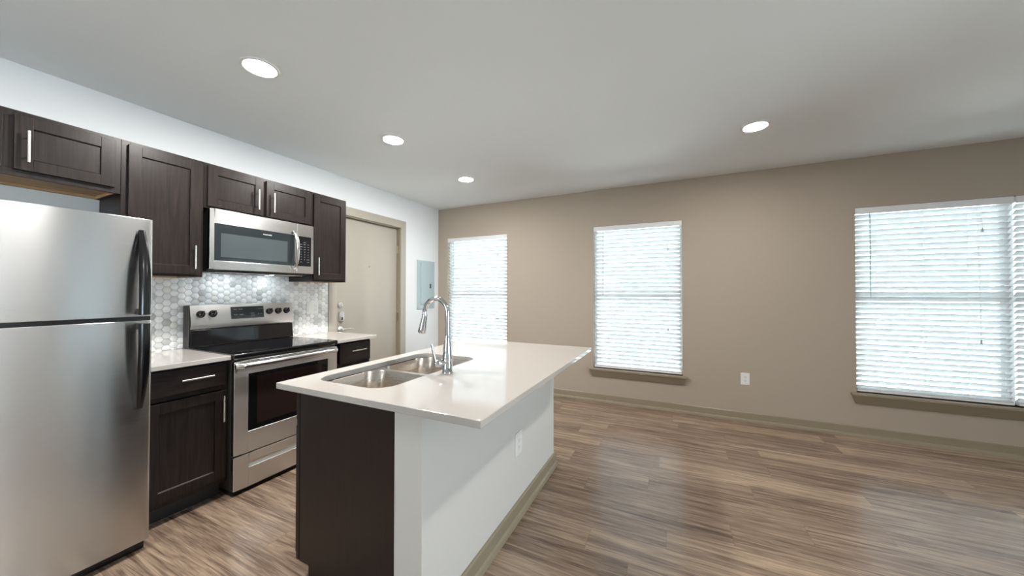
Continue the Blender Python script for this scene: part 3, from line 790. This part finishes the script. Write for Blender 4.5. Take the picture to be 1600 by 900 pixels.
# control column
ky0, ky1, kz0, kz1 = 1.858, 1.972, 1.547, 1.803
cp = obj('control_column', B((0.326, MX, split + 0.001, MY1, MZ0, MZ1)), M['steelsmooth'], mw, bevel=0.003)
kp = obj('keypad', B((MX, MX + 0.0012, ky0, ky1, kz0, kz1)), M['black'], cp)
bm = bmesh.new()
for r_, (zz, items) in enumerate([(1.752, ['', 'AUTO', '']), (1.734, ['POP', 'MELT', 'SOFT']), (1.713, ['COOK', 'HEAT', 'VEG']), (1.692, ['TIME', 'PWR', 'DEF']),
                                  (1.668, ['1', '2', '3']), (1.647, ['4', '5', '6']), (1.626, ['7', '8', '9']), (1.605, ['STOP', '0', 'START']), (1.583, ['FAN', '', 'LAMP'])]):
    for c_, s in enumerate(items):
        if s: merge(bm, text_bm(s, 0.012 if len(s) == 1 else 0.0075, (MX + 0.0013, 1.884 + c_ * 0.031, zz), (0, 1, 0), (0, 0, 1)))
obj('keypad_lettering', bm, M['greyprint'], kp)
# bowed handle
bm = bmesh.new(); rings = []
for i in range(23):
    t = i / 22; z = 1.838 + (1.512 - 1.838) * t
    out = 0.004 + 0.050 * math.sin(PI * t) ** 0.62
    ww, th = 0.0135, 0.009
    rings.append([Vector((MX + out + a, 1.822 + b, z)) for a, b in ((0, -ww), (th * 0.8, -ww * 0.85), (th, 0), (th * 0.8, ww * 0.85), (0, ww), (-th * 0.6, ww * 0.7), (-th * 0.6, -ww * 0.7))])
loft(bm, rings)
obj('handle', bm, M['steelsmooth'], md_, smooth=50)
bm = bmesh.new()
prism(bm, [(0.10, 1.4755), (0.30, 1.4695), (0.30, 1.4625), (0.10, 1.468)], 'y', MY0 + 0.06, MY1 - 0.06)
vp = obj('vent_cover', bm, M['steelsmooth'], mw, bevel=0.002)
bm = bmesh.new()
for k in range(3): box(bm, 0.14, 0.26, 1.34 + k * 0.20, 1.50 + k * 0.20, 1.4610, 1.4640)
obj('grease_filter', bm, M['sidegrey'], vp)

for k in (0, 1): obj('cooktop_lamp', B((0.10, 0.135, 1.44 + k * 0.30, 1.50 + k * 0.30, 1.4640, 1.4675)), M['mwlamp'], vp)

# ------------------------------------------------------------------ island
IX0, IX1, IY0, IY1, IZ = 1.6025, 2.6814, 0.9592, 2.5799, 0.914
WX0, WX1, WY0, WY1 = 2.264, 2.400, 1.012, 2.540
struct('wall_island', B((WX0, WX1, WY0, WY1, 0, 0.886)), M['islandwall'], label='white painted half wall carrying the island top', cat='wall', bevel=0.002)
bm = bmesh.new()
pr = base_profile(0, 1)
# baseboard on the living side with short returns at both ends
prism(bm, [(WX1 + o_, z) for o_, z in pr], 'y', WY0 - 0.0, WY1 + 0.022)
struct('baseboard_island', bm, M['trim'], smooth=30)

ic = thing('island_cabinet', (1.95, 1.77, 0.0), 'dark brown island base cabinet below the sink', 'cabinet')
cx0, cx1 = 1.690, 2.262
px0 = 1.698
obj('end_panel', B((px0, cx1, 1.012, 1.030, 0.105, 0.886), (1.762, cx1, 1.012, 1.030, 0.0, 0.105)), M['cabend'], ic)
obj('carcass', B((cx0 + 0.001, cx1, 2.510, 2.528, 0.105, 0.886), (cx0 + 0.001, cx1, 1.031, 2.509, 0.105, 0.123), (cx1 - 0.012, cx1, 1.031, 2.509, 0.124, 0.886)), M['cab'], ic)
obj('toe_kick', B((1.762, 1.780, 1.031, 2.528, 0.0, 0.104)), M['kick'], ic)
obj('face_frame', B((cx0 - 0.019, cx0, 1.014, 1.05, 0.105, 0.886), (cx0 - 0.019, cx0, 2.49, 2.528, 0.105, 0.886), (cx0 - 0.019, cx0, 1.05, 2.49, 0.105, 0.14), (cx0 - 0.019, cx0, 1.05, 2.49, 0.70, 0.73), (cx0 - 0.019, cx0, 1.05, 2.49, 0.866, 0.886)), M['cab'], ic)
n = 3; wd = (2.515 - 1.020) / n
for k in range(n):
    a, b = 1.020 + k * wd + 0.004, 1.020 + (k + 1) * wd - 0.004
    bm = bmesh.new(); shaker(bm, cx0 - 0.020, cx0 - 0.039, a, b, 0.125, 0.705, 0.056, -0.009)
    d = obj('door', bm, M['cab'], ic); bar_handle(d, cx0 - 0.039, b - 0.028 if k != 2 else a + 0.028, 0.60, 0.157, True, -1)
    obj('drawer_front', B((cx0 - 0.039, cx0 - 0.020, a, b, 0.735, 0.872)), M['cabh'], ic, bevel=0.002)

# countertop with an undermount opening
HX0, HX1, HY0, HY1 = 1.690, 2.126, 1.076, 1.866
hole = rrect(HX0, HX1, HY0, HY1, [0.085, 0.085, 0.085, 0.095], 8)
bm = bmesh.new()
outer = [(IX0, IY0), (IX1, IY0), (IX1, IY1), (IX0, IY1)]
for zz in (IZ, IZ - 0.028):
    vo = [bm.verts.new((x, y, zz)) for x, y in outer]; vh = [bm.verts.new((x, y, zz)) for x, y in hole]
    ed = [bm.edges.new((v[i], v[(i + 1) % len(v)])) for v in (vo, vh) for i in range(len(v))]
    bmesh.ops.triangle_fill(bm, use_beauty=True, use_dissolve=False, edges=ed)
    if zz == IZ: top = (vo, vh)
    else: bot = (vo, vh)
for a, b in zip(top, bot):
    for i in range(len(a)):
        j = (i + 1) % len(a); bm.faces.new((a[i], a[j], b[j], b[i]))
bmesh.ops.recalc_face_normals(bm, faces=bm.faces)
tag(obj('countertop', bm, M['quartz'], bevel=0.003), 'large white island countertop with sink cut-out and wide overhang', 'countertop', 'white quartz countertops')

sk = thing('sink', (1.91, 1.47, 0.70), 'double bowl stainless undermount sink set into the island top', 'sink')
ZR = 0.8912
def bowl(x0, x1, y0, y1, depth, r):
    bm = bmesh.new(); rings = []
    base = rrect(x0, x1, y0, y1, r, 8); cx, cy = (x0 + x1) / 2, (y0 + y1) / 2
    hx, hy = (x1 - x0) / 2, (y1 - y0) / 2
    for dz, ins in ((0.0, -0.0), (0.004, 0.003), (depth * 0.5, 0.008), (depth - 0.045, 0.014), (depth - 0.020, 0.022), (depth - 0.006, 0.038), (depth, 0.065)):
        rings.append([Vector((cx + (p[0] - cx) * (1 - ins / hx), cy + (p[1] - cy) * (1 - ins / hy), ZR - 0.006 - dz)) for p in base])
    rings.append([Vector((cx + 0.045 * math.cos(2 * PI * (i) / len(base) + 0.0), cy + 0.045 * math.sin(2 * PI * i / len(base)), ZR - 0.009 - depth)) for i in range(len(base))])
    loft(bm, rings, False, True)
    bmesh.ops.reverse_faces(bm, faces=bm.faces)
    return bm, (cx, cy, ZR - 0.009 - depth)
b1 = (HX0 - 0.002, HX1 + 0.002, HY0 - 0.002, 1.452); b2 = (HX0 - 0.002, HX1 + 0.002, 1.478, HY1 + 0.002)
drains = []
for (q, dep) in ((b1, 0.20), (b2, 0.18)):
    bm, dc = bowl(*q, dep, 0.088); drains.append(dc)
    o = obj('bowl', bm, M['sinksteel'], sk, smooth=40)
    bm = bmesh.new(); lathe(bm, (dc[0], dc[1], dc[2] + 0.0005), (0, 0, 1), [(0.044, 0), (0.042, 0.003), (0.034, 0.002), (0.030, -0.006)], 28, cap0=False)
    obj('drain', bm, M['chrome'], o)
# flange plate with the two bowl openings
bm = bmesh.new()
vo = [bm.verts.new((x, y, ZR - 0.0055)) for x, y in rrect(HX0 - 0.03, HX1 + 0.03, HY0 - 0.03, HY1 + 0.03, 0.09, 6)]
ed = [bm.edges.new((vo[i], vo[(i + 1) % len(vo)])) for i in range(len(vo))]
for q in (b1, b2):
    vh = [bm.verts.new((x, y, ZR - 0.0055)) for x, y in rrect(*q, 0.088, 8)]
    ed += [bm.edges.new((vh[i], vh[(i + 1) % len(vh)])) for i in range(len(vh))]
bmesh.ops.triangle_fill(bm, use_beauty=True, use_dissolve=False, edges=ed)
bmesh.ops.recalc_face_normals(bm, faces=bm.faces)
obj('rim', bm, M['sinksteel'], sk)

# faucet
FBX, FBY = 2.190, 1.457
fa = thing('faucet', (FBX, FBY, IZ), 'chrome gooseneck pull-down faucet with side lever behind the sink', 'faucet')
bm = bmesh.new()
lathe(bm, (FBX, FBY, IZ), (0, 0, 1), [(0.0285, 0.0), (0.0285, 0.006), (0.0255, 0.010), (0.0250, 0.070), (0.0255, 0.082), (0.0235, 0.088), (0.0225, 0.10), (0.0195, 0.150), (0.0150, 0.178), (0.0128, 0.190)], 32)
obj('body', bm, M['chrome'], fa, smooth=50)
bm = bmesh.new(); P = [(FBX, FBY, IZ + 0.18), (FBX, FBY, 1.15), (FBX, FBY, 1.205)]
rc_ = 0.0735; cz_ = 1.2185
for i in range(0, 23):
    a = math.radians(i * 9.0)
    if a > math.radians(196): break
    P.append((FBX - rc_ + rc_ * math.cos(a), FBY, cz_ + rc_ * math.sin(a)))
tube(bm, P, 0.0128, 20)
obj('spout', bm, M['chrome'], fa, smooth=60)
pe = Vector(P[-1]); dv = (Vector(P[-1]) - Vector(P[-2])).normalized(); dv = (dv + Vector((-0.34, 0, -0.25))).normalized()
bm = bmesh.new()
lathe(bm, pe - dv * 0.004, dv, [(0.0135, 0), (0.0150, 0.006), (0.0150, 0.014), (0.0165, 0.03), (0.0215, 0.085), (0.0225, 0.098), (0.0190, 0.104)], 28)
sh = obj('spray_head', bm, M['chrome'], fa, smooth=50)
bm = bmesh.new(); lathe(bm, pe + dv * 0.100, dv, [(0.0185, 0), (0.0175, 0.0012)], 24); obj('nozzle', bm, M['blackmatt'], sh)
hd = Vector((-0.50, -0.86, 0.0)).normalized(); hb = Vector((FBX, FBY, IZ + 0.052))
bm = bmesh.new()
tube(bm, [hb + hd * 0.015, hb + hd * 0.030, hb + hd * 0.055, hb + hd * 0.066, hb + hd * 0.072], [0.017, 0.0185, 0.0185, 0.015, 0.007], 22)
tip = hb + hd * 0.060
tube(bm, [tip, tip + Vector((-0.004, -0.006, 0.025)), tip + Vector((-0.010, -0.012, 0.062)), tip + Vector((-0.017, -0.018, 0.100))], [0.0095, 0.007, 0.0058, 0.0062], 14)
obj('lever', bm, M['chrome'], fa, smooth=50)

# ------------------------------------------------------------------ wall plates and breaker panel
def plate_x(label, x, y0, y1, z0, z1, gangs, name='outlet', cat='outlet'):
    """Cover plate on a wall facing +x; gangs is a list of 'rocker' or 'outlet'."""
    t = thing(name, (x, (y0 + y1) / 2, (z0 + z1) / 2), label, cat)
    obj('cover_plate', B((x, x + 0.006, y0, y1, z0, z1)), M['white'], t, bevel=0.002)
    n_ = len(gangs); wd = (y1 - y0) / n_
    for i, k in enumerate(gangs):
        c = y0 + wd * (i + 0.5); h = (z1 - z0) * 0.29; zc = (z0 + z1) / 2
        if k == 'rocker':
            bm = bmesh.new(); prism(bm, [(x + 0.006, zc - h), (x + 0.0105, zc - h), (x + 0.007, zc + h), (x + 0.006, zc + h)], 'y', c - 0.016, c + 0.016)
            obj('switch_rocker', bm, M['white'], t)
        else:
            r = obj('receptacle', B((x + 0.006, x + 0.0075, c - 0.0165, c + 0.0165, zc - h, zc + h)), M['white'], t, bevel=0.0005)
            for s in (-1, 1):
                bm = bmesh.new()
                for d in (-0.0065, 0.0065): box(bm, x + 0.0072, x + 0.0077, c + d - 0.001, c + d + 0.001, zc + s * h * 0.5 - 0.004, zc + s * h * 0.5 + 0.005)
                box(bm, x + 0.0072, x + 0.0077, c - 0.002, c + 0.002, zc + s * h * 0.5 - 0.012, zc + s * h * 0.5 - 0.008)
                obj('socket_slots', bm, M['slot'], r)
    return t
plate_x('white double wall plate on the hexagon tile beside the range', 0.008, 2.167, 2.288, 1.110, 1.233, ['rocker', 'outlet'])
plate_x('white outlet on the living side of the island half wall', WX1, 1.828, 1.922, 0.362, 0.496, ['outlet'])
t = thing('outlet', (3.90, D, 0.435), 'white outlet low on the far wall between two windows', 'outlet')
yw = D - 0.006
obj('cover_plate', B((3.862, 3.940, yw, D, 0.374, 0.497)), M['white'], t, bevel=0.002)
rcp = obj('receptacle', B((3.884, 3.918, yw - 0.0015, yw, 0.398, 0.473)), M['white'], t)
for zc in (0.417, 0.454):
    bm = bmesh.new()
    for d in (-0.0065, 0.0065): box(bm, 3.901 + d - 0.001, 3.901 + d + 0.001, yw - 0.0018, yw - 0.001, zc - 0.003, zc + 0.007)
    box(bm, 3.899, 3.903, yw - 0.0018, yw - 0.001, zc - 0.011, zc - 0.007)
    obj('socket_slots', bm, M['slot'], rcp)

bpn = thing('breaker_panel', (0, 3.945, 1.43), 'grey metal breaker panel on the wall beside the entry door', 'electrical panel')
obj('cover_frame', B((0.0, 0.010, 3.757, 4.136, 1.085, 1.775)), M['panelgrey'], bpn, bevel=0.003)
pd = obj('panel_door', B((0.0102, 0.016, 3.828, 4.085, 1.150, 1.745)), M['panelgrey'], bpn, bevel=0.002)
obj('latch', B((0.0162, 0.020, 4.018, 4.050, 1.380, 1.445)), M['slot'], pd, bevel=0.002)

# ------------------------------------------------------------------ window blinds
PITCH_S, SW, TILT = 0.0478, 0.051, math.radians(46)
def blind(x0, x1, ztop, zbot, label, wand_x, cord_x, ladders, wand_len=0.78, bottom_gap=0.0):
    t = thing('window_blind', ((x0 + x1) / 2, D + 0.04, zbot), label, 'window blind', 'white horizontal window blinds')
    vz0 = ztop - 0.058
    obj('head_rail', B((x0 - 0.004, x1 + 0.004, D + 0.004, D + 0.014, vz0, ztop), (x0, x1, D + 0.014, D + 0.066, ztop - 0.045, ztop - 0.002)), M['vinyl'], t, bevel=0.002)
    bm = bmesh.new(); yc_ = D + 0.040
    n_ = int((vz0 - 0.012 - (zbot + 0.045)) / PITCH_S) + 1
    rs = random.Random(int(x0 * 100))
    zs = []
    for i in range(n_):
        zc = vz0 - 0.020 - i * PITCH_S
        if zc < zbot + 0.040: break
        zs.append(zc); tl = TILT + rs.uniform(-0.03, 0.03)
        rings = []
        pr_ = []
        for s in range(7):                       # gentle crown across the slat; room edge up
            u_ = (s / 6 - 0.5) * SW; cr_ = 0.0028 * (1 - (2 * s / 6 - 1) ** 2)
            pr_.append((u_, cr_ + 0.0012))
        for s in range(6, -1, -1):
            u_ = (s / 6 - 0.5) * SW; cr_ = 0.0028 * (1 - (2 * s / 6 - 1) ** 2)
            pr_.append((u_, cr_ - 0.0012))
        pts = [(yc_ + u_ * math.cos(tl) + c_ * math.sin(tl), zc - u_ * math.sin(tl) + c_ * math.cos(tl)) for u_, c_ in pr_]
        A = [Vector((x0 + 0.003, *p)) for p in pts]; Bv = [Vector((x1 - 0.003, *p)) for p in pts]
        loft(bm, [A, Bv])
    obj('slats', bm, M['slat'], t, smooth=50)
    obj('bottom_rail', B((x0 + 0.002, x1 - 0.002, D + 0.014, D + 0.066, zbot + 0.003, zbot + 0.020)), M['vinyl'], t, bevel=0.003)
    # a few spare slats lie stacked on the bottom rail
    bm = bmesh.new()
    for k in range(3): box(bm, x0 + 0.003, x1 - 0.003, D + 0.015, D + 0.065, zbot + 0.0205 + k * 0.0045, zbot + 0.0235 + k * 0.0045)
    obj('stacked_slats', bm, M['vinyl'], t)
    for lx in ladders:
        bm = bmesh.new()
        for dy in (0.014, 0.066): tube(bm, [(lx, D + dy, vz0), (lx, D + dy, zbot + 0.01)], 0.0009, 6)
        obj('ladder_cord', bm, M['vinyl'], t)
    bm = bmesh.new()
    tube(bm, [(wand_x, D + 0.006, vz0 + 0.006), (wand_x, D + 0.0, vz0 - 0.02), (wand_x, D - 0.003, vz0 - wand_len)], 0.0042, 8)
    obj('tilt_wand', bm, M['panelgrey'], t)
    for (cx_, zl) in cord_x:
        bm = bmesh.new()
        for d in (-0.012, 0.0): tube(bm, [(cx_ + d, D + 0.006, vz0), (cx_, D + 0.002, zl + 0.03)], 0.0010, 6)
        co = obj('lift_cord', bm, M['vinyl'], t)
        bm = bmesh.new(); lathe(bm, (cx_, D + 0.002, zl), (0, 0, 1), [(0.008, 0), (0.0085, 0.006), (0.005, 0.032), (0.003, 0.036)], 12)
        obj('tassel', bm, M['panelgrey'], co)
    return t
blind(0.172, 1.153, 2.128, 0.410, 'white slatted blind in the window beside the breaker panel', 0.275, [(1.02, 1.83), (1.02, 0.95)], [0.34, 0.98])
blind(2.352, 3.318, 2.128, 0.410, 'white slatted blind in the middle window of the far wall', 2.462, [(3.180, 1.800), (3.180, 0.890)], [0.52 + 2.0, 2.86, 3.17])
blind(4.772, 5.732, 2.110, 0.410, 'white slatted blind on the left half of the wide double window', 4.868, [(5.560, 1.830), (5.545, 0.90)], [4.91, 5.22, 5.48])
blind(5.752, 6.712, 2.110, 0.410, 'white slatted blind on the right half of the wide double window', 5.90, [(6.50, 1.83)], [5.88, 6.22, 6.56])
